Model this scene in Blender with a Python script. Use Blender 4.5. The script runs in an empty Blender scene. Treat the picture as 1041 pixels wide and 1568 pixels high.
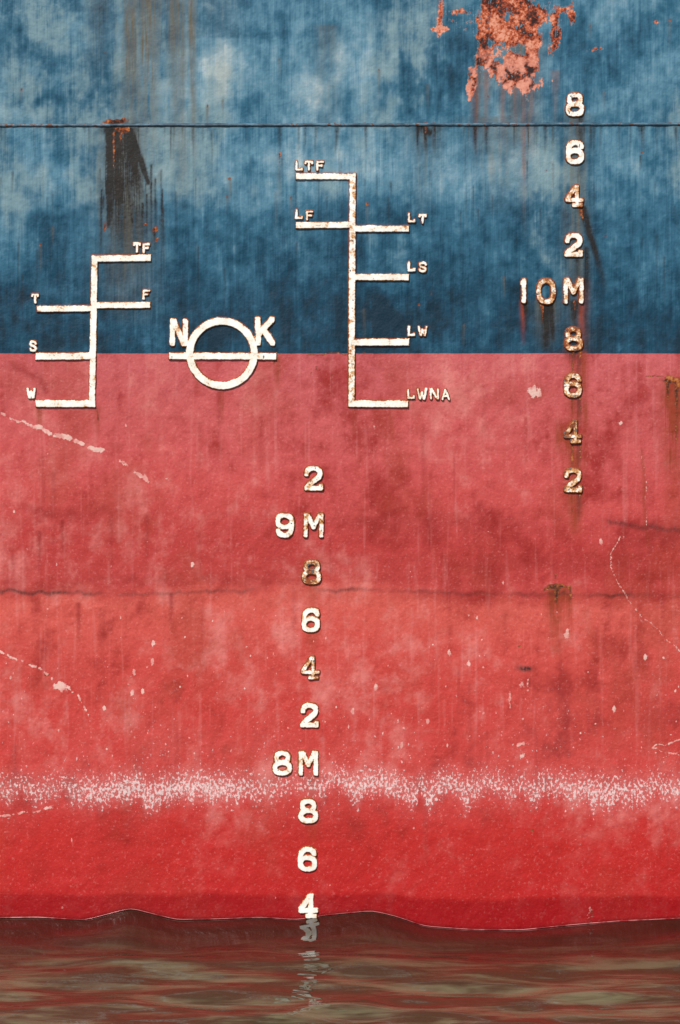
import bpy, math, numpy as np
from mathutils import Vector
rng=np.random.default_rng(7)
S=365.0; PX0=520.5; PY0=1410.0
def wx(px): return (px-PX0)/S
def wz(py): return (PY0-py)/S
scene=bpy.context.scene

# ------------------------------------------------------------ numpy noise
class VN:
    def __init__(s,seed):
        s.t=np.random.default_rng(seed).random((256,256))
    def __call__(s,x,y):
        xi=np.floor(x).astype(int); yi=np.floor(y).astype(int)
        fx=x-xi; fy=y-yi
        fx=fx*fx*(3-2*fx); fy=fy*fy*(3-2*fy)
        a=s.t[xi&255,yi&255]; b=s.t[(xi+1)&255,yi&255]; c=s.t[xi&255,(yi+1)&255]; d=s.t[(xi+1)&255,(yi+1)&255]
        return (a*(1-fx)+b*fx)*(1-fy)+(c*(1-fx)+d*fx)*fy
n1,n2,n3,n4=VN(1),VN(2),VN(3),VN(4)
def fbm(n,x,y,o=4,g=.5):
    x=np.asarray(x,float); y=np.asarray(y,float)
    r=0;a=.5;t=0
    for i in range(o):
        c,s_=math.cos(.6*i),math.sin(.6*i)
        if o>=5: u,v=c*x-s_*y,s_*x+c*y
        else: u,v=x,y
        r=r+a*n(u*2**i+17.3*i,v*2**i+31.7*i); t+=a; a*=g
    return r/t

# ------------------------------------------------------------ node helper
class NT:
    def __init__(s,name):
        s.m=bpy.data.materials.new(name); s.m.use_nodes=True
        s.t=s.m.node_tree; s.t.nodes.clear()
        s.out=s.t.nodes.new('ShaderNodeOutputMaterial')
        s.b=s.t.nodes.new('ShaderNodeBsdfPrincipled')
        s.t.links.new(s.b.outputs[0],s.out.inputs[0])
        s.pos=s.t.nodes.new('ShaderNodeTexCoord').outputs['Object']
        sp=s.t.nodes.new('ShaderNodeSeparateXYZ'); s.L(s.pos,sp.inputs[0])
        s.x,s.y,s.z=sp.outputs
    def L(s,a,b):
        if isinstance(a,bpy.types.NodeSocket): s.t.links.new(a,b)
        else:
            if isinstance(a,(tuple,list)) and len(a)==3 and b.type=='RGBA': a=(*a,1)
            b.default_value=a
    def mth(s,op,a,b=0.0,clamp=False):
        n=s.t.nodes.new('ShaderNodeMath'); n.operation=op; n.use_clamp=clamp
        s.L(a,n.inputs[0]); s.L(b,n.inputs[1]); return n.outputs[0]
    def mul(s,a,b): return s.mth('MULTIPLY',a,b)
    def add(s,a,b): return s.mth('ADD',a,b)
    def mix(s,f,a,b,blend='MIX'):
        n=s.t.nodes.new('ShaderNodeMix'); n.data_type='RGBA'; n.blend_type=blend; n.clamp_factor=True
        s.L(f,n.inputs[0]); s.L(a,n.inputs[6]); s.L(b,n.inputs[7]); return n.outputs[2]
    def noise(s,sc,detail=4,rough=.55,off=(0,0,0),dist=0,vec=None):
        m=s.t.nodes.new('ShaderNodeMapping'); s.L(vec or s.pos,m.inputs[0])
        m.inputs['Scale'].default_value=sc; m.inputs['Location'].default_value=off
        n=s.t.nodes.new('ShaderNodeTexNoise'); n.inputs['Scale'].default_value=1
        n.inputs['Detail'].default_value=detail; n.inputs['Roughness'].default_value=rough
        n.inputs['Distortion'].default_value=dist
        s.L(m.outputs[0],n.inputs['Vector']); return n.outputs[0]
    def ss(s,v,a,b,lo=0.,hi=1.):
        n=s.t.nodes.new('ShaderNodeMapRange'); n.interpolation_type='SMOOTHSTEP'
        s.L(v,n.inputs[0]); n.inputs[1].default_value=a; n.inputs[2].default_value=b
        n.inputs[3].default_value=lo; n.inputs[4].default_value=hi; return n.outputs[0]
    def ramp(s,f,stops):
        n=s.t.nodes.new('ShaderNodeValToRGB'); e=n.color_ramp.elements
        while len(e)<len(stops): e.new(.5)
        for i,(p,c) in enumerate(stops):
            e[i].position=p
        for i,(p,c) in enumerate(stops):
            if not isinstance(c,(tuple,list)): c=(c,c,c)
            e[i].color=(*c,1)
        s.L(f,n.inputs[0]); return n.outputs[0]
    def attr(s,name):
        n=s.t.nodes.new('ShaderNodeAttribute'); n.attribute_name=name
        sp=s.t.nodes.new('ShaderNodeSeparateColor'); s.L(n.outputs['Color'],sp.inputs[0])
        return list(sp.outputs)
    def bump(s,h,strength,dist,norm=None):
        n=s.t.nodes.new('ShaderNodeBump'); n.inputs['Strength'].default_value=strength
        n.inputs['Distance'].default_value=dist; s.L(h,n.inputs['Height'])
        if norm is not None: s.L(norm,n.inputs['Normal'])
        return n.outputs[0]
def lin(r,g,b):
    f=lambda c:(c/255/12.92 if c<=10 else ((c/255+.055)/1.055)**2.4)
    return (f(r),f(g),f(b))

# ------------------------------------------------------------ hull shape
def hull_y(x,z):
    X=np.asarray(x,float); Z=np.asarray(z,float)
    w=.0035*np.sin(X*2*np.pi/.78+.6)*np.sin(Z*2*np.pi/1.9+1.0)+.0018*np.sin(Z*2*np.pi/.62+X*.7)
    w=w+.008*(fbm(n1,X*1.3+50,Z*1.6+50,3)-.5)
    w=w-.0030*np.exp(-((Z-wz(906))/.03)**2)*(.6+.4*np.sin(X*2))
    fade=np.clip((34-np.abs(X))/4,0,1)
    t=np.clip((np.abs(X)-35)/15,0,1)
    return w*fade+7*(1-np.sqrt(np.clip(1-t*t,0,1)))
def mesh_from_grid(name,XX,YY,ZZ,flip=False,keep=None):
    h,w=XX.shape
    idx=np.arange(h*w).reshape(h,w)
    q=np.stack([idx[:-1,:-1],idx[:-1,1:],idx[1:,1:],idx[1:,:-1]],-1).reshape(-1,4)
    if keep is not None: q=q[keep.reshape(-1)]
    if flip: q=q[:,::-1]
    V=np.stack([XX,YY,ZZ],-1).reshape(-1,3)
    used=None
    if keep is not None:
        used,inv=np.unique(q,return_inverse=True); q=inv.reshape(-1,4); V=V[used]
    me=bpy.data.meshes.new(name)
    me.vertices.add(len(V)); me.vertices.foreach_set('co',V.astype(np.float32).ravel())
    me.loops.add(q.size); me.loops.foreach_set('vertex_index',q.astype(np.int32).ravel())
    me.polygons.add(len(q)); me.polygons.foreach_set('loop_start',np.arange(0,q.size,4,dtype=np.int32))
    me.polygons.foreach_set('use_smooth',np.ones(len(q),dtype=bool))
    me.update(calc_edges=True); me.validate()
    ob=bpy.data.objects.new(name,me); scene.collection.objects.link(ob)
    return ob,used
def setcol(me,name,r,g,b,used=None):
    a=me.attributes.new(name,'FLOAT_COLOR','POINT')
    A=np.stack([r.ravel(),g.ravel(),b.ravel(),np.ones(r.size)],-1)
    if used is not None: A=A[used]
    a.data.foreach_set('color',A.astype(np.float32).ravel())

WP=[(-700,1408),(-500,1398),(-300,1412),(-120,1402),(0,1406),(60,1405),(130,1409),(165,1400),(200,1391),(230,1399),(270,1409),(330,1408),(400,1405),(455,1409),(500,1402),(570,1396),(605,1404),(650,1419),(720,1424),(800,1425),(870,1418),(950,1411),(1041,1407),(1200,1399),(1400,1412),(1700,1405)]
def prof(x):
    xp=[wx(a) for a,b in WP]; zp=[wz(b) for a,b in WP]
    x=np.asarray(x,float); r=0
    for d,w in ((-.03,.25),(0,.5),(.03,.25)): r=r+w*np.interp(x+d,xp,zp)
    return r

xs=np.concatenate([np.linspace(-50,-36,15),np.linspace(-35,-3.2,25),np.arange(-2.8,-1.5,.012),np.arange(-1.5,1.5,.005),np.arange(1.5,2.8,.012),np.linspace(3.2,35,25),np.linspace(36,50,15)])
zs=np.concatenate([[-2.5,-1.5,-.8],np.arange(-.3,4.0,.005),np.arange(4.0,4.6,.012),np.linspace(4.8,7.5,12)])
XX,ZZ=np.meshgrid(xs,zs)
PX=XX*S+PX0; PY=PY0-ZZ*S
warp=(fbm(n2,PX/40,PY/40,4)-.5); warp2=(fbm(n3,PX/12,PY/30,3)-.5)
Z0=np.zeros_like(PX)
rust=Z0.copy(); stain=Z0.copy(); dark=Z0.copy(); chip=Z0.copy(); speck=Z0.copy(); scrape=Z0.copy(); grey=Z0.copy(); orange=Z0.copy(); tone=Z0.copy()
def win(x0,x1,y0,y1):
    i=np.where((xs*S+PX0>x0)&(xs*S+PX0<x1))[0]; j=np.where((PY0-zs*S>y0)&(PY0-zs*S<y1))[0]
    if len(i)==0 or len(j)==0: return None
    return slice(j[0],j[-1]+1),slice(i[0],i[-1]+1)
def put(F,sl,v,mode='max'):
    F[sl]=np.maximum(F[sl],v) if mode=='max' else F[sl]+v
def blob(F,cx,cy,rx,ry,a,wr=.6,mode='max'):
    sl=win(cx-3*rx-8,cx+3*rx+8,cy-3*ry-8,cy+3*ry+8)
    if sl is None: return
    x=(PX[sl]-cx)/rx+wr*4*warp[sl]; y=(PY[sl]-cy)/ry+wr*4*warp2[sl]
    put(F,sl,a*np.exp(-(x*x+y*y)),mode)
def streak(F,x,y0,y1,w0,w1,a,dx=0,wob=6,fin=4,pw=.7):
    sl=win(min(x,x+dx)-4*max(w0,w1)-wob,max(x,x+dx)+4*max(w0,w1)+wob,y0-12,y1)
    if sl is None: return
    t=(PY[sl]-y0)/(y1-y0); tc=np.clip(t,0,1)
    w=w0+(w1-w0)*tc
    d=(PX[sl]-(x+dx*tc)-wob*warp[sl]*tc)/w
    v=a*np.exp(-d*d)*(1-tc)**pw*np.clip((PY[sl]-y0)/fin+1,0,1)
    put(F,sl,v)
def line(F,pts,w,a,dash=0,wr=3):
    for (x0,y0),(x1,y1) in zip(pts[:-1],pts[1:]):
        sl=win(min(x0,x1)-4*w-4,max(x0,x1)+4*w+4,min(y0,y1)-4*w-4,max(y0,y1)+4*w+4)
        if sl is None: continue
        X=PX[sl]+wr*warp[sl]*3; Y=PY[sl]+wr*warp2[sl]*3
        dx,dy=x1-x0,y1-y0; L2=dx*dx+dy*dy
        t=np.clip(((X-x0)*dx+(Y-y0)*dy)/L2,0,1)
        d=np.hypot(X-x0-t*dx,Y-y0-t*dy)/w
        v=a*np.exp(-d*d)
        if dash: v=v*np.clip(-.15+1.7*fbm(n1,(X+Y*.6)/dash,Y*0+.5,2),0,1)
        put(F,sl,v)
RX=lambda:rng.uniform(-450,1500)
# --- upper right flaked paint
for c in [(790,6,56,26,1.3),(762,42,28,30,1.1),(802,34,24,40,1.1),(738,72,14,30,1.1),(722,112,9,30,1.25),(750,98,18,18,1.05),(775,98,22,18,1.0),(802,98,22,38,1.25),(778,124,14,14,1.1),(828,18,16,16,.95),(846,40,5,36,.9),(852,60,5,22,1.1),(675,28,5,18,.95),(692,44,18,4,.9),(742,20,8,32,1.),(705,18,28,4,.65),(1005,35,4,3,.7),(905,74,12,4,.72),(728,86,10,12,1.),(785,60,36,24,.9),(815,70,12,20,.9)]:
    blob(chip,*c,wr=.8)
for x,a,l in [(728,.9,260),(745,.6,220),(770,.7,230),(790,.8,200),(803,.8,330),(815,.7,240),(850,.6,190)]:
    streak(orange,x,110,l,6,3,a*.45); streak(stain,x,110,l+40,7,4,a*.9)
streak(stain,800,60,330,28,16,.85); streak(dark,735,60,200,5,3,.45); streak(dark,808,20,180,6,4,.4); streak(dark,728,120,200,4,2,.4)
# --- rust source on the seam, left
blob(rust,178,186,15,6,1.35,.3); blob(rust,186,197,9,6,1.1,.3); blob(dark,180,198,18,9,1.1,.3)
streak(dark,169,192,350,7,5,1.7,dx=-2,pw=.3); streak(dark,178,190,420,14,18,1.1,dx=8,wob=20)
streak(dark,197,198,284,6,4,1.8,dx=32,wob=4,pw=.3); streak(dark,194,200,310,9,14,1.3,dx=20,wob=8,pw=.5); streak(dark,192,200,420,10,24,.8,dx=22,wob=30)
streak(rust,185,190,240,5,3,.75); streak(rust,174,195,330,2.5,2,.65)
streak(stain,185,195,500,30,42,1.2,dx=16,wob=20)
for k in range(40):
    x=rng.uniform(152,250); streak(dark,x,rng.uniform(240,340),rng.uniform(340,470),1.8,1.2,rng.uniform(.3,.85))
blob(rust,236,352,7,6,.95); blob(rust,224,343,3,3,.85); blob(rust,240,368,4,4,.75); blob(rust,160,345,3,10,.75); streak(dark,236,355,400,4,2,.6)
blob(dark,172,300,8,34,.8); blob(dark,158,310,4,14,.6); blob(dark,205,318,14,6,.6)
streak(stain,198,-160,440,14,24,1.3,wob=30); streak(stain,222,-80,320,34,22,1.); streak(stain,270,-60,330,22,12,.9,dx=6); streak(stain,292,-60,280,8,5,1.1,dx=6); streak(stain,340,-60,200,30,20,.35)
streak(stain,500,40,260,22,14,.4); streak(stain,760,180,330,40,26,.55); streak(stain,650,192,330,26,16,.6); streak(stain,150,-20,150,24,12,.4); streak(stain,790,190,300,20,10,.5)
streak(grey,182,-40,190,8,6,1.2); streak(grey,350,60,240,50,30,.6); streak(grey,345,60,400,4,3,.8); streak(grey,480,60,230,18,10,.5); streak(grey,120,20,180,30,16,.4)
for k in range(110):
    x=RX(); y=rng.uniform(-60,260); streak(grey,x,y,y+rng.uniform(60,220),rng.uniform(1.2,4),1.5,rng.uniform(.1,.6))
for k in range(120):
    x=RX(); y=rng.uniform(150,480); streak(grey,x,y,min(538,y+rng.uniform(50,160)),rng.uniform(1,2),1,rng.uniform(.2,.6))
for k in range(130):
    x=RX(); y=rng.uniform(196,430); streak(dark,x,y,min(540,y+rng.uniform(20,110)),rng.uniform(.9,1.8),.8,rng.uniform(.15,.5))
for k in range(110):
    x=RX(); streak(dark,x,195,195+rng.uniform(8,60),rng.uniform(1,2.5),.9,rng.uniform(.2,.6))
for c in [(650,120,60,45,-.3),(930,90,70,60,-.22),(700,60,30,20,-.15),(60,150,60,14,-.2),(30,60,60,60,-.05),(1000,230,70,50,-.12),(100,60,50,40,.12),(330,120,70,60,.16),(490,150,40,40,.12),(430,250,60,26,.08),(560,250,60,40,.06),(760,260,90,40,.12),(230,210,50,30,.1),(950,150,50,30,.05),(60,270,60,22,.1),
  (330,500,60,22,-.16),(590,485,40,26,-.22),(15,480,30,30,-.2),(660,505,50,18,-.12),(100,520,30,12,-.1),(500,430,50,50,-.06),(600,330,60,16,-.12),(720,350,50,50,.08),(280,380,60,50,-.05),(880,300,70,20,-.12),(380,410,50,60,.07),(830,420,40,40,.1),(980,400,60,50,.07),(180,380,60,50,.06),(960,500,60,30,.03),(440,60,80,16,-.12),(570,30,60,16,.1)]:
    blob(tone,*c,wr=.6,mode='add')
for x,a in [(640,1.),(652,1.1),(664,.7),(728,.9),(745,.8),(835,.6),(515,.7),(560,.6),(428,.6),(905,.6),(985,.5)]:
    blob(rust,x,190,5,4,a*.85,.3); streak(rust,x,194,194+22*a+6,2.5,1.2,a*.55); streak(dark,x,194,240,3,1.5,a*.95)
blob(dark,648,201,14,9,1.)
streak(rust,428,235,270,2,1,.8); streak(stain,428,240,330,5,4,.6)
for i in range(46):
    x=RX(); y=rng.uniform(20,520); blob(rust,x,y,rng.uniform(1.5,2.6),rng.uniform(1.5,4),rng.uniform(.5,.8),.4); streak(stain,x,y,y+rng.uniform(20,60),2.5,1.5,.6)
blob(rust,927,360,3,3,.75); blob(rust,983,235,3,3,.6); streak(dark,981,240,262,1.5,1,.7); blob(rust,834,262,4,3,.6)
blob(rust,640,465,5,3,.8); blob(rust,660,450,3,6,.6)
# right numeral column stains
streak(stain,882,175,560,16,20,1.); streak(dark,889,178,310,5,4,.6); streak(dark,893,318,372,5,3,1.3,dx=12); streak(dark,893,325,450,6,5,1.1,dx=36,wob=4); streak(dark,898,380,540,5,4,.8); streak(dark,884,395,430,6,3,.6)
streak(rust,888,316,350,5,2,.8,dx=6)
streak(dark,836,464,540,8,6,1.3,pw=.5); streak(rust,830,466,505,3,2,.85); streak(dark,842,464,525,4,3,1.5,dx=6,pw=.4); streak(dark,805,462,510,4,2,.9); streak(orange,800,462,530,4,3,1.)
streak(dark,880,462,510,8,4,1.); streak(rust,880,462,500,3,1.5,.75); streak(stain,835,460,538,20,16,.9); streak(orange,892,430,545,8,7,.9)
streak(dark,878,536,555,11,10,.6)
for y0,y1,a in [(536,650,1.2),(606,715,1.1),(676,775,1.3),(752,830,1.1)]:
    streak(orange,881,y0,y1,13,7,a,pw=.6,wob=16); streak(rust,876,y0,y0+(y1-y0)*.7,4,2,a*.55,wob=14); streak(rust,888,y0,y0+(y1-y0)*.6,4,2,a*.5,wob=14); streak(dark,886,y0,y0+50,4,3,.4)
streak(orange,894,540,770,6,5,.9,pw=.5,wob=20); blob(orange,878,665,20,28,1.2)
for y in (892,965,1185,1257): streak(orange,478,y-2,y+50,11,6,.6)
blob(orange,478,876,18,18,.8)
blob(rust,877,661,10,9,.62)
for x,y in [(150,625),(425,548),(302,558),(60,625),(600,628),(542,628),(340,600)]: streak(orange,x,y,y+50,5,3,.8)
streak(rust,420,550,568,2,1,.8); line(rust,[(148,628),(150,642)],1.5,.8)
for x0,x1 in [(470,528),(290,430),(520,560)]: line(rust,[(x0,542),(x1,542)],1.8,.62)
for i in range(14): blob(rust,rng.uniform(415,520),rng.uniform(544,575),2,2,.65,.3)
blob(rust,1030,583,14,5,1.1,.4); streak(rust,1022,582,650,5,2,.9); streak(rust,1036,582,700,5,3,.9); streak(orange,1028,580,780,18,9,1.4)
line(rust,[(985,574),(1041,580)],1.3,.65); blob(scrape,952,647,4,4,.9)
blob(scrape,812,599,8,8,1.3); blob(scrape,823,601,5,7,1.1); blob(rust,816,607,6,3,.6); blob(orange,818,603,16,12,.7)
blob(rust,853,898,15,4,1.15,.35); streak(rust,850,880,898,3,3,.7); streak(rust,852,900,950,5,2.5,.95); streak(rust,873,898,945,3,2,.7); streak(orange,853,900,1010,18,8,1.3); streak(orange,870,910,985,6,5,1.); line(rust,[(834,902),(872,900)],2,.85)
blob(scrape,868,968,5,8,.95)
blob(dark,803,1024,11,4,.8,.3); blob(scrape,797,1050,5,7,.7); streak(scrape,780,1060,1110,3,2,.8); streak(scrape,808,1040,1100,2,2,.6); blob(rust,797,990,4,2,.7)
blob(scrape,800,1140,10,4,.8); blob(scrape,802,1156,6,5,.85); streak(scrape,768,1120,1145,2,1,.7)
blob(rust,815,1272,3,3,.9)
# scrapes
line(scrape,[(-60,620),(0,635),(40,648)],2.4,.9,dash=7); line(scrape,[(40,648),(90,666),(125,680),(170,694)],4.0,1.4,dash=7); line(scrape,[(170,694),(198,714),(228,738)],3.4,.95,dash=7); blob(scrape,223,730,6,6,.9)
line(scrape,[(-60,985),(0,998),(40,1015),(75,1032)],2.2,1.05,dash=6); blob(scrape,94,1052,11,7,1.2,.4); line(scrape,[(94,1045),(118,1066),(136,1095)],2.,1.,dash=5); blob(rust,74,1033,7,2,.8); line(scrape,[(136,1095),(140,1140)],2,.5); blob(orange,60,1042,26,10,.3)
line(scrape,[(0,1252),(40,1246),(70,1240),(85,1236)],2.2,1.,dash=5); line(scrape,[(40,1192),(47,1208),(40,1222)],1.6,.6)
line(scrape,[(950,822),(936,845),(935,872),(948,898),(972,930),(1000,958),(1041,998),(1100,1040)],1.6,.68)
line(scrape,[(980,690),(990,740),(992,806)],1.1,.6); line(orange,[(983,690),(992,830)],3,.5)
line(scrape,[(998,1146),(1012,1140),(1041,1134)],1.6,.75); line(scrape,[(998,1146),(1020,1152),(1041,1156)],1.6,.75); line(scrape,[(1010,1160),(1045,1150)],1.2,.6)
line(scrape,[(880,1285),(905,1308)],1,.5)
blob(rust,905,1395,4,16,.6,.9); blob(scrape,902,1392,7,18,.5,.9)
for k in range(560):
    x=RX(); y=rng.uniform(930,1190) if k%4 else rng.uniform(600,1400)
    r=rng.uniform(.9,2.0); blob(scrape,x,y,r,r*rng.uniform(1,2),rng.uniform(.5,1.0),.2)
for x,y in [(717,1017),(575,1052),(540,1090),(205,1030),(202,1062),(218,1058),(160,1085),(233,1013),(940,1085),(988,1005),(655,1105),(688,1000),(920,830),(615,1140),(235,985),(295,865)]:
    blob(scrape,x,y,3,6,1.05,.2)
# speckled band
low=fbm(n4,PX/110+9,PY/900,3)
ctr=1203+14*(fbm(n1,PX/90,Z0+3.3,3)-.5)
colv=fbm(n2,PX/14,Z0+1.3,4)
hi_=np.clip((PY-(ctr-48+24*(colv-.5)))/50,0,1); lo_=np.clip((ctr+46+56*(colv-.5)-PY)/36,0,1)
speck=np.maximum(speck,np.minimum(hi_,lo_)**.7*(.52+.6*low))
speck=np.maximum(speck,np.clip((PY-880)/280,0,1)*np.clip((1300-PY)/60,0,1)*.33*(.4+1.1*fbm(n3,PX/45,PY/60,3)))
drip=Z0.copy()
for k in range(110):
    x=RX(); y=rng.uniform(560,1300); streak(drip,x,y,y+rng.uniform(30,190),rng.uniform(1,6),2,rng.uniform(.1,.5),wob=6)
for x,y,l,a in [(60,815,70,1.),(95,798,60,.9),(120,925,70,.9),(170,780,120,.6),(225,790,90,.7),(262,910,60,.9),(335,600,100,.6),(400,640,90,.5),(648,650,200,.5),(805,640,100,.5),(20,850,60,.6),(450,900,120,.4)]:
    streak(drip,x,y,y+l,4,3,a)
blob(drip,1015,820,50,20,.8); blob(drip,100,785,90,12,.7); blob(drip,650,800,160,14,.5); blob(drip,60,900,120,10,.5); blob(drip,1010,1090,50,40,.3); blob(drip,850,860,120,12,.35); blob(drip,350,890,200,8,.4)
line(drip,[(20,560),(60,580),(70,600)],7,.7)
brk=np.clip(fbm(n4,PX/60,PY/200+4,3)*2-.4,0,1)
tmp=Z0.copy()
for pts in ([(-400,908),(0,906),(200,911),(340,905),(520,903),(700,908),(1041,913),(1400,908)],): line(tmp,pts,3.0,.45)
dark=np.maximum(dark,tmp*brk)
line(dark,[(930,800),(1041,812)],4,.3)
# wet belt
wl=prof(XX); above=ZZ-wl
belt=(wz(1372)+.02*(fbm(n4,PX/110,Z0+.5,2)-.5)*2+.35*(wl))
wet=1/(1+np.exp((ZZ-belt)/.004)); wet2=1/(1+np.exp((above-.010)/.0025))
# weathering noise fields (stored on the mesh)
b1=fbm(n1,XX*1.9+3,ZZ*2.2+1,5,.6); b2=fbm(n2,XX*8+11,ZZ*5+8,5,.62); s1=fbm(n3,XX*17+5,ZZ*1.3+2,4,.6)
s2=fbm(n4,XX*70+3,ZZ*3.5,3,.6); v1=fbm(n3,XX*3.4+12,ZZ*2.2+6,5,.66); b3=fbm(n4,XX*15+7,ZZ*14+3,5,.68)
f3=fbm(n2,XX*34+60,ZZ*28+20,5,.68)
fadeD=np.clip((3-np.abs(XX))/.4,0,1)*np.clip((4.6-ZZ)/.1,0,1)
YY=hull_y(XX,ZZ)+fadeD*(.0034*(fbm(n3,XX*30+9,ZZ*26+4,3,.55)-.5)+.003*(fbm(n1,XX*9+5,ZZ*9+3,3)-.5)+.0012*np.clip(chip,0,1))
hull,_=mesh_from_grid('ship_hull',XX,YY,ZZ)
me=hull.data
setcol(me,'mA',rust,stain,dark); setcol(me,'mB',chip,speck,scrape); setcol(me,'mC',wet,grey,orange); setcol(me,'mD',drip,wet2,tone+.5)
setcol(me,'mE',b1,b2,s1); setcol(me,'mF',s2,v1,b3); setcol(me,'mG',f3,Z0,Z0)

# ------------------------------------------------------------ hull material
N=NT('hull_paint')
A=N.attr('mA');B=N.attr('mB');C=N.attr('mC');D=N.attr('mD');E=N.attr('mE');F=N.attr('mF');f3=N.attr('mG')[0]
b1,b2,s1=E; s2,v1,b3=F
s3=N.noise((160,1,8),1,.6,(2,0,4))
f1=N.noise((85,85,85),3,.65)
c0=lambda v,k:N.mul(N.add(v,-.5),k)
zt=N.mth('DIVIDE',N.mth('SUBTRACT',PY0,N.mul(N.z,S)),1568.)
ztw=N.add(N.add(zt,c0(b1,.05)),c0(s1,.02))
p=lambda y:y/1568.
lb=N.ramp(ztw,[(0,.46),(p(60),.45),(p(100),.54),(p(170),.52),(p(200),.47),(p(285),.54),(p(303),.51),(p(322),.37),(p(400),.31),(p(460),.21),(p(500),.16),(p(545),.14)])
lb=N.add(N.add(N.add(N.add(lb,c0(b1,.4)),c0(s1,.24)),c0(s2,.2)),N.add(c0(b2,.4),c0(s3,.22)))
lb=N.add(N.add(lb,N.mul(C[1],.25)),c0(D[2],1.))
lb=N.add(lb,N.add(c0(f3,.22),c0(b3,.42)))
blue=N.ramp(lb,[(0,lin(12,42,58)),(.2,lin(18,64,86)),(.42,lin(46,95,119)),(.62,lin(86,128,148)),(.82,lin(128,156,168)),(1,lin(172,186,188))])
veil=N.mul(N.ss(v1,.5,.72),N.ss(lb,.3,.65))
blue=N.mix(N.mul(veil,.38),blue,lin(140,152,144))
R=N.ramp(ztw,[(p(540),lin(188,86,88)),(p(640),lin(191,83,82)),(p(760),lin(190,72,69)),(p(830),lin(178,57,54)),(p(895),lin(178,60,56)),(p(925),lin(200,84,73)),(p(1010),lin(193,68,60)),(p(1100),lin(191,58,51)),(p(1180),lin(191,56,50)),(p(1250),lin(186,42,37)),(p(1400),lin(180,30,29))])
amp=N.ss(N.z,wz(1330),wz(1180),.5,1.)
rl=N.mul(N.add(N.add(c0(b1,.75),c0(b2,.8)),N.add(c0(s1,.25),N.add(c0(s2,.1),c0(b3,.7)))),amp)
R=N.mix(N.ss(rl,.0,.5,0,.6),R,lin(216,130,122))
R=N.mix(N.ss(N.mul(rl,-1.),.0,.5,0,.9),R,lin(148,36,32))
R=N.mix(N.mul(N.mul(N.ss(s2,.6,.85),N.ss(N.z,.4,.9)),.15),R,lin(216,142,138))
R=N.mix(N.mul(N.mul(N.ss(v1,.54,.74),.4),amp),R,lin(160,60,44))
R=N.mix(N.mul(D[0],.85),R,lin(142,38,35))
R=N.mix(N.mul(N.ss(f1,.56,.7),.2),R,lin(224,152,144))
R=N.mix(N.mul(N.ss(f1,.46,.34),.2),R,lin(136,34,34))
zb=N.add(N.z,c0(f3,.004))
isred=N.ss(zb,wz(541.2)+.0012,wz(541.2)-.0012)
col=N.mix(isred,blue,R)
st=N.mth('MAXIMUM',N.mul(A[1],N.add(.6,N.add(c0(s2,1.3),c0(s3,1.3)))),0.)
col=N.mix(N.mul(st,1.35),col,N.mix(isred,lin(94,88,76),lin(136,70,54)))
og=N.mth('MAXIMUM',N.mul(C[2],N.add(.8,N.add(c0(b3,1.6),N.add(c0(s2,1.2),c0(s3,1.3))))),0.)
col=N.mix(N.mth('MINIMUM',N.mul(og,1.05),.9),col,lin(142,54,28))
dk=N.mth('MAXIMUM',N.mul(A[2],N.add(1.,N.add(c0(s3,1.5),c0(f1,1.6)))),0.)
col=N.mix(N.mth('MINIMUM',N.mul(dk,1.4),.96),col,lin(32,27,24))
# flaked patches
cn=N.mul(N.add(N.add(c0(f3,1.5),c0(f1,1.1)),c0(s3,.8)),N.ss(B[0],.05,.3))
cm=N.add(B[0],cn)
cr=N.ss(cm,.5,.54)
chc=N.ramp(N.add(N.add(f3,c0(f1,1.0)),c0(b3,.5)),[(.32,lin(46,28,26)),(.42,lin(92,40,26)),(.5,lin(146,60,34)),(.6,lin(184,90,54)),(.76,lin(216,146,120))])
zlow=N.ss(N.z,wz(60),wz(112))
chc=N.mix(N.mul(N.mul(zlow,.7),N.ss(f3,.42,.6)),chc,lin(220,148,128))
col=N.mix(N.mul(N.ss(cm,.34,.46),.6),col,lin(140,150,156))
col=N.mix(N.mul(N.ss(cm,.45,.49),.85),col,lin(40,36,40))
col=N.mix(cr,col,chc)
# rust
rm=N.add(A[0],N.mul(N.add(c0(f3,.8),c0(f1,.8)),N.ss(A[0],.08,.35)))
rr=N.ss(rm,.5,.62)
rc=N.ramp(N.add(f1,c0(f3,.5)),[(.3,lin(34,20,14)),(.45,lin(82,40,22)),(.58,lin(142,70,32)),(.74,lin(184,112,58))])
col=N.mix(N.mul(N.ss(rm,.32,.54),.6),col,lin(98,50,32))
col=N.mix(rr,col,rc)
# speckles
sp1=N.noise((100,1,64),3,.65,(0,0,5))
spm=N.add(N.add(B[1],c0(sp1,2.8)),c0(f1,1.2))
spk=N.mul(N.ss(spm,.74,1.),N.ss(B[1],.03,.15))
col=N.mix(N.mul(N.mul(B[1],B[1]),.45),col,lin(212,152,148))
col=N.mix(N.mul(spk,.74),col,lin(226,208,204))
# scrapes
sm=N.add(B[2],N.mul(c0(f1,1.6),N.ss(B[2],.1,.4)))
col=N.mix(N.mul(N.ss(sm,.46,.66),.8),col,N.mix(N.ss(f3,.4,.6),lin(230,194,182),lin(218,154,144)))
col=N.mix(N.mul(C[0],.5),col,lin(122,6,18))
col=N.mix(N.mul(D[1],.55),col,lin(60,8,12))
N.L(col,N.b.inputs['Base Color'])
ro=N.add(.5,c0(b3,.3)); ro=N.add(ro,N.mul(rr,.3)); ro=N.mth('SUBTRACT',ro,N.mul(C[0],.2)); ro=N.mth('MAXIMUM',ro,.18)
N.L(ro,N.b.inputs['Roughness']); N.b.inputs['Specular IOR Level'].default_value=.35
N.L(N.bump(N.noise((90,90,90),2,.55),.4,.0035),N.b.inputs['Normal'])
me.materials.append(N.m)

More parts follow.
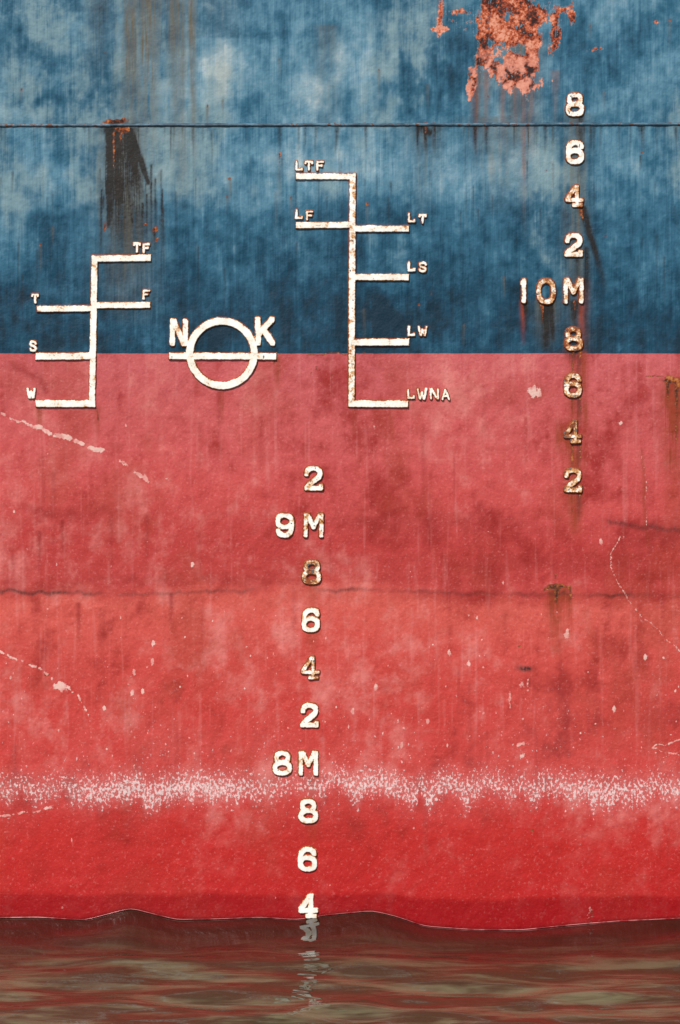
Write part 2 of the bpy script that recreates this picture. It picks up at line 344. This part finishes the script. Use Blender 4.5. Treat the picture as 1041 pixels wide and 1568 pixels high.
# ------------------------------------------------------------ rest of the ship
def simple_mat(name,c,c2,r=.6,sc=6):
    n=NT(name); a=n.noise((sc,sc,sc),6,.6); n.L(n.mix(n.ss(a,.35,.65),c,c2),n.b.inputs['Base Color'])
    n.b.inputs['Roughness'].default_value=r; n.L(n.bump(a,.3,.01),n.b.inputs['Normal']); return n.m
xc=np.linspace(-50,50,81); zc=np.array([-2.5,0,2.38,5,7.5])
X2,Z2=np.meshgrid(xc,zc); t=np.clip((np.abs(X2)-35)/15,0,1)
far,_=mesh_from_grid('hull_far_side',X2,14-7*(1-np.sqrt(1-t*t)),Z2,flip=True)
for nm in 'ABC': setcol(far.data,'m'+nm,X2*0,X2*0,X2*0)
setcol(far.data,'mD',X2*0,X2*0,X2*0+.5)
for nm in 'EFG': setcol(far.data,'m'+nm,X2*0+.5,X2*0+.5,X2*0+.5)
far.data.materials.append(N.m); far.parent=hull
tt=np.clip((np.abs(xc)-35)/15,0,1); yo=7*(1-np.sqrt(1-tt*tt))
Xd=np.stack([xc,xc]); Yd=np.stack([yo,14-yo]); 
deck,_=mesh_from_grid('deck',Xd,Yd,np.full_like(Xd,6.6)); deck.parent=hull
deck.data.materials.append(simple_mat('deck_paint',lin(90,50,40),lin(120,66,52)))
sx=np.concatenate([np.linspace(-34,-3,30),np.arange(-2.8,2.8,.006),np.linspace(3,34,30)])
ang=np.linspace(0,np.pi,7)
cz=wz(191.0)+.0012*(fbm(n3,sx*9+40,sx*0+2,3)-.5)*2+sx*.0022
rad=.0066*(1+.3*(fbm(n2,sx*60,sx*0+5,2)-.5))
SX=np.repeat(sx[None,:],7,0)
SZ=cz[None,:]-np.cos(ang)[:,None]*rad[None,:]*1.1
SY=hull_y(SX,SZ)-np.sin(ang)[:,None]*rad[None,:]*1.1+.0006
seam,_=mesh_from_grid('weld_seam',SX,SY,SZ); seam.parent=hull
n=NT('seam_paint'); a=n.noise((12,3,40),4,.7); b=n.noise((60,60,60),3,.6)
c=n.mix(n.ss(a,.35,.65),lin(20,48,66),lin(78,112,130)); c=n.mix(n.ss(n.add(a,n.mul(n.add(b,-.5),1.)),.57,.66),c,lin(84,48,30))
n.L(c,n.b.inputs['Base Color']); n.b.inputs['Roughness'].default_value=.55; seam.data.materials.append(n.m)

# ------------------------------------------------------------ raised marks
def arc(cx,cy,rx,ry,a0,a1,n=22,pw=1.0):
    r=[]
    for i in range(n+1):
        a=math.radians(a0+(a1-a0)*i/n); c_,s_=math.cos(a),math.sin(a)
        r.append((cx+rx*math.copysign(abs(c_)**pw,c_),cy+ry*math.copysign(abs(s_)**pw,s_)))
    return r
six=[arc(.5,.29,.48,.29,0,360,pw=.85),[(.02,.29),(.02,.62),(.12,.86),(.32,.98),(.5,1),(.72,.98),(.9,.88),(.95,.78)]]
G={'8':[arc(.5,.76,.4,.24,0,360,pw=.88),arc(.5,.26,.5,.26,0,360,pw=.85)],
'6':six,'9':[[(1-a,1-b) for a,b in s] for s in six],
'4':[[(.68,0),(.68,1),(.6,1),(0,.34),(0,.27),(1,.27)],[(.48,0),(.95,0)]],
'2':[[(.03,.72),(.08,.88),(.25,.98),(.5,1),(.75,.97),(.93,.85),(.95,.7),(.85,.55),(.55,.38),(.2,.2),(.02,.02),(1,0),(1,.12)]],
'1':[[(.5,0),(.5,1)],[(.5,1),(.1,.86)]],
'0':[arc(.5,.5,.5,.5,0,360,30,pw=.8)],
'M':[[(0,0),(0,1),(.12,1),(.5,.42),(.88,1),(1,1),(1,0)]],
'N':[[(0,0),(0,1),(.1,1),(.9,0),(1,0),(1,1)]],
'K':[[(0,0),(0,1)],[(1,1),(.08,.42)],[(.36,.6),(1,0)]],
'T':[[(0,1),(1,1)],[(.5,1),(.5,0)],[(0,1),(0,.85)],[(1,1),(1,.85)]],
'F':[[(0.05,0),(0.05,1),(1,1)],[(.05,.52),(.75,.52)]],
'L':[[(0.05,1),(0.05,0),(1,0),(1,.15)]],
'S':[[(.97,.78),(.85,.95),(.5,1),(.15,.95),(.03,.76),(.2,.57),(.8,.43),(.97,.24),(.85,.05),(.5,0),(.15,.05),(.03,.22)]],
'W':[[(0,1),(.22,0),(.3,0),(.5,.65),(.7,0),(.78,0),(1,1)]],
'A':[[(0,0),(.45,1),(.55,1),(1,0)],[(.2,.33),(.8,.33)]]}
def build_mark(name,glyphs,bars=(),rings=(),res=.55,rustbars=0.1,barvert=0.):
    xa=[];ya=[]
    for g in glyphs: xa+=[g[1]-g[3],g[1]+g[3]]; ya+=[g[2]-g[4],g[2]+g[4]]
    for b in bars: xa+=[b[0]-9,b[2]+9,b[0]+9,b[2]-9]; ya+=[b[1]-9,b[3]-9,b[1]+9,b[3]+9]
    for r in rings: xa+=[r[0]-r[2]-12,r[0]+r[2]+12]; ya+=[r[1]-r[2]-12,r[1]+r[2]+12]
    gx=np.arange(min(xa),max(xa),res); gy=np.arange(max(ya),min(ya),-res)
    P,Q=np.meshgrid(gx,gy); sd=np.full(P.shape,50.); ru=np.full(P.shape,rustbars)
    jit=(fbm(n2,P/3.2,Q/3.2,3)-.5)*1.7+(fbm(n3,P/9,Q/9,2)-.5)*1.2
    ja=np.full(P.shape,.45)
    for ch,cx,cy,w,h,sw,rs in glyphs:
        i=np.where(np.abs(gx-cx)<w*.5+6)[0]; j=np.where(np.abs(gy-cy)<h*.5+6)[0]
        sl=(slice(j[0],j[-1]+1),slice(i[0],i[-1]+1)); p_,q_=P[sl],Q[sl]; hw=sw/2
        lean=rng.uniform(-.02,.02); d=np.full(p_.shape,50.)
        for stk in G[ch]:
            pts=[(cx-w/2+hw+u*(w-sw)+lean*(v-.5)*h, cy+h/2-hw-v*(h-sw)) for u,v in stk]
            for (x0,y0),(x1,y1) in zip(pts[:-1],pts[1:]):
                dx,dy=x1-x0,y1-y0; L2=dx*dx+dy*dy+1e-9
                t=np.clip(((p_-x0)*dx+(q_-y0)*dy)/L2,0,1)
                ex=np.abs(p_-x0-t*dx); ey=np.abs(q_-y0-t*dy)
                d=np.minimum(d,(ex**3+ey**3)**(1/3.))
        d=d-hw; m=d<sd[sl]
        sd[sl]=np.minimum(sd[sl],d); ru[sl]=np.where(m,rs,ru[sl]); ja[sl]=np.where(m,.65,ja[sl])
    for x0,y0,x1,y1,w in bars:
        dx,dy=x1-x0,y1-y0; L=math.hypot(dx,dy); ux,uy=dx/L,dy/L
        a=(P-x0)*ux+(Q-y0)*uy; b=-(P-x0)*uy+(Q-y0)*ux
        d=np.maximum(np.abs(a-L/2)-L/2,np.abs(b)-w/2); m=d<sd
        sd=np.minimum(sd,d); ru=np.where(m,rustbars+(barvert if abs(dy)>abs(dx) else 0),ru); ja=np.where(m,.45,ja)
    for cx,cy,r,hw in rings:
        d=np.abs(np.hypot(P-cx,(Q-cy))-r)-hw; m=d<sd; sd=np.minimum(sd,d); ru=np.where(m,rustbars,ru)
    sd=sd+jit*ja
    hh=np.clip(-sd/1.4,-.25,1.0); hh=np.where(hh>0,np.sin(np.clip(hh,0,1)*np.pi/2),hh)
    H=.0020*(hh>0)+.0070*hh*(1+.08*(fbm(n4,P/7,Q/7,2)-.5)*2)
    X=wx(P); Z=wz(Q); Y=hull_y(X,Z)-H
    sdm=np.minimum(np.minimum(sd[:-1,:-1],sd[1:,:-1]),np.minimum(sd[:-1,1:],sd[1:,1:]))
    ob,used=mesh_from_grid(name,X,Y,Z,keep=sdm<.35)
    setcol(ob.data,'mk',np.clip((-sd)/6,0,1),ru,ru*0,used)
    ob.data.materials.append(MARK); return ob
n=NT('marking_paint'); k=n.attr('mk')
f=n.noise((110,110,110),4,.65); g=n.noise((330,330,330),2,.6); w=n.noise((26,26,26),4,.62)
base=n.mix(n.ss(w,.38,.62),lin(247,244,236),lin(236,229,214))
base=n.mix(n.mul(n.ss(f,.54,.7),.35),base,lin(208,186,148))
edge=n.ss(k[0],.42,.0)
m1=n.add(n.add(n.mul(edge,.78),n.mul(k[1],.95)),n.add(n.mul(n.add(f,-.5),1.4),n.mul(n.add(w,-.5),1.9)))
base=n.mix(n.mul(n.ss(m1,.38,.64),.9),base,lin(206,140,60))
base=n.mix(n.ss(m1,.62,.86),base,n.mix(n.ss(g,.4,.6),lin(84,36,18),lin(160,80,34)))
m2=n.add(n.add(n.mul(n.add(f,-.5),1.3),n.mul(k[1],.4)),n.mul(n.add(n.noise((45,45,30),3,.7,(3,3,3)),-.5),2.0))
base=n.mix(n.ss(m2,.5,.58),base,lin(88,92,92))
n.L(base,n.b.inputs['Base Color']); n.b.inputs['Roughness'].default_value=.55
n.L(n.bump(n.noise((110,110,110),1),.25,.001),n.b.inputs['Normal'])
MARK=n.m
SW=9.4
colR=[('8',880,160,31,39,SW,.42),('6',880,233,31,39,SW,.26),('4',879,300,31,36,8.6,.6),('2',878,375,31,39,SW,.28),
 ('1',802,445,14,41,9.4,.42),('0',836,446,32,42,9.6,.6),('M',878,445,33,42,9.,.42),('8',878,519,31,39,SW,.7),('6',877,590,31,40,SW,.64),('4',877,661,30,38,8,.8),('2',877,735,31,40,SW,.56)]
colL=[('2',480,732,32,40,SW,.46),('9',436,804,32,40,SW,.34),('M',480,804,33,40,9.,.46),('8',477,876,32,40,SW,.74),('6',476,949,31,40,SW,.28),('4',475,1022,31,38,7.6,.48),('2',474,1095,31,40,SW,.28),
 ('8',432,1168,32,40,SW,.34),('M',472,1168,32,40,9.,.28),('8',472,1241,32,40,SW,.18),('6',471,1315,32,40,SW,.1),('4',472,1387,31,39,9.,.0)]
build_mark('draft_mark_scale',colL); build_mark('draft_mark_scale',colR)
s=lambda c,x,y,w=14,h=17,r=.2:(c,x,y,w,h,5.2,r)
build_mark('load_line_mark',[s('T',210,379),s('F',224,380),s('F',224,451),s('T',54,457),s('S',51,530,14,19,.1),s('W',48,602,16,18,.12)],
 [(145,390,141,624,11.5),(140,396,232,395,11.5),(140,467.5,231,467,11),(56,473,146,472,11),(54,545.5,146,545,12),(54,618,147,618,12)],rustbars=.16,barvert=.06)
build_mark('load_line_mark',[s('L',458,254),s('T',473,254,15),s('F',490,254),s('L',458,328),s('F',474,330),s('L',630,333),s('T',647,335,14),s('L',630,408),s('S',647,409,15,18),s('L',630,507),s('W',647,507,17,18),
  s('L',629,603),s('W',646,603,18,19),s('N',665,603,16,19),s('A',682,604,15,19)],
 [(540,265,538,624,12),(452,270,545,270,11),(452,345,540,344,11),(540,350,627,350,11),(540,424,627,424.5,11.5),(534,524,627,524,12),(533,618,626,618.5,12)],rustbars=.2,barvert=.22)
build_mark('plimsoll_mark',[('N',274,509,30,44,10.4,.24),('K',406,507,32,46,10.4,.14)],[(258,545,424,545.5,11.5)],[(340,541,49.3,6.4)],rustbars=.15)

# ------------------------------------------------------------ water
wxs=np.concatenate([-np.geomspace(3.1,1500,40)[::-1],np.arange(-3,3.001,.012),np.geomspace(3.1,1500,40)])
wys=np.concatenate([-np.geomspace(4.1,1500,40)[::-1],np.arange(-4,.3,.011),np.geomspace(.4,1500,25)])
WX,WY=np.meshgrid(wxs,wys)
r=np.random.default_rng(5); rip=np.zeros_like(WX)
for i in range(40):
    lam=.13*(5**r.random()); th=math.radians(90+r.normal(0,20)); kx,ky=math.cos(th)*2*np.pi/lam,math.sin(th)*2*np.pi/lam
    rip+=lam*.0046*np.sin(WX*kx+WY*ky+r.random()*6.28)
rip*= .35+1.2*fbm(n1,WX*1.2+60,WY*2.4+60,3)
dist=np.clip(-WY,0,None)
fade=np.clip((6-np.hypot(WX,WY))/3,0,1)*(1-.88*np.exp(-dist/.32))
WZ=rip*fade+prof(WX)*np.exp(-dist/.35)*np.where(np.abs(WX)<3.05,1,0)
WZ+=.007*np.sin(WX*2.1+WY*9+1)*np.exp(-((dist-.5)/.5)**2)*fade
water,_=mesh_from_grid('water',WX,WY,WZ)
n=NT('murky_water')
a=n.noise((1.8,8,1),4,.6,(2,1,0),dist=.6); b=n.noise((5,24,1),2,.6,(7,3,0),dist=.5)
far_=n.ss(n.y,-.1,-.9)
body=n.mix(n.mul(n.ss(n.add(n.mul(a,.75),n.mul(b,.25)),.45,.64),far_),n.mix(far_,lin(42,26,16),lin(54,46,30)),lin(98,96,72))
n.L(body,n.b.inputs['Base Color']); n.b.inputs['Roughness'].default_value=.015; n.b.inputs['IOR'].default_value=1.42
hb=n.mul(n.noise((6,20,1),1,.5,dist=.4),n.ss(n.y,-.02,-.6,.08,1.))
n.L(n.bump(hb,.2,.012),n.b.inputs['Normal']); water.data.materials.append(n.m)
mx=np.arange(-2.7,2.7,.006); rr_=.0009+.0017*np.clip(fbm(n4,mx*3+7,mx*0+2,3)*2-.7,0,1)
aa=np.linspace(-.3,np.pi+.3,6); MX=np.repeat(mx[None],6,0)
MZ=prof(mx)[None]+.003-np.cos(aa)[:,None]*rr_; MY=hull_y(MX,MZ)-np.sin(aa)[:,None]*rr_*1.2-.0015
men,_=mesh_from_grid('waterline_highlight',MX,MY,MZ); men.parent=water  # meniscus tube; its pale pink colour paints the highlight along the waterline
n=NT('painted_highlight'); n.L(n.mix(n.ss(n.noise((14,14,14),3),.4,.6),lin(160,40,44),lin(216,130,128)),n.b.inputs['Base Color']); n.b.inputs['Roughness'].default_value=.25; men.data.materials.append(n.m)

# ------------------------------------------------------------ light, sky, camera
el,az=math.radians(46),math.radians(24)
sd=Vector((-math.sin(az)*math.cos(el),-math.cos(az)*math.cos(el),math.sin(el)))
su=bpy.data.lights.new('sun','SUN'); su.energy=4.6; su.angle=math.radians(.6); su.color=(1,.972,.925)
so=bpy.data.objects.new('sun',su); scene.collection.objects.link(so); so.rotation_euler=(-sd).to_track_quat('-Z','Y').to_euler(); so.location=sd*30
w=bpy.data.worlds.new('World'); scene.world=w; w.use_nodes=True
sk=w.node_tree.nodes.new('ShaderNodeTexSky'); sk.sky_type='NISHITA'; sk.sun_disc=False; sk.sun_elevation=el; sk.sun_rotation=math.pi+az
bg=w.node_tree.nodes['Background']; w.node_tree.links.new(sk.outputs[0],bg.inputs[0]); bg.inputs[1].default_value=.08
Dd=12.; cz_=3.5; vh=1568/S
cam=bpy.data.cameras.new('camera'); co=bpy.data.objects.new('camera',cam); scene.collection.objects.link(co)
co.location=(0,-Dd,cz_); co.rotation_euler=(math.pi/2,0,0)
cam.sensor_fit='VERTICAL'; cam.sensor_height=24; cam.lens=24*Dd/vh
cam.shift_y=(wz(784)-cz_)/vh; cam.clip_end=5000; cam.clip_start=.1
scene.camera=co
scene.view_settings.view_transform='Standard'; scene.view_settings.look='None'; scene.view_settings.exposure=0
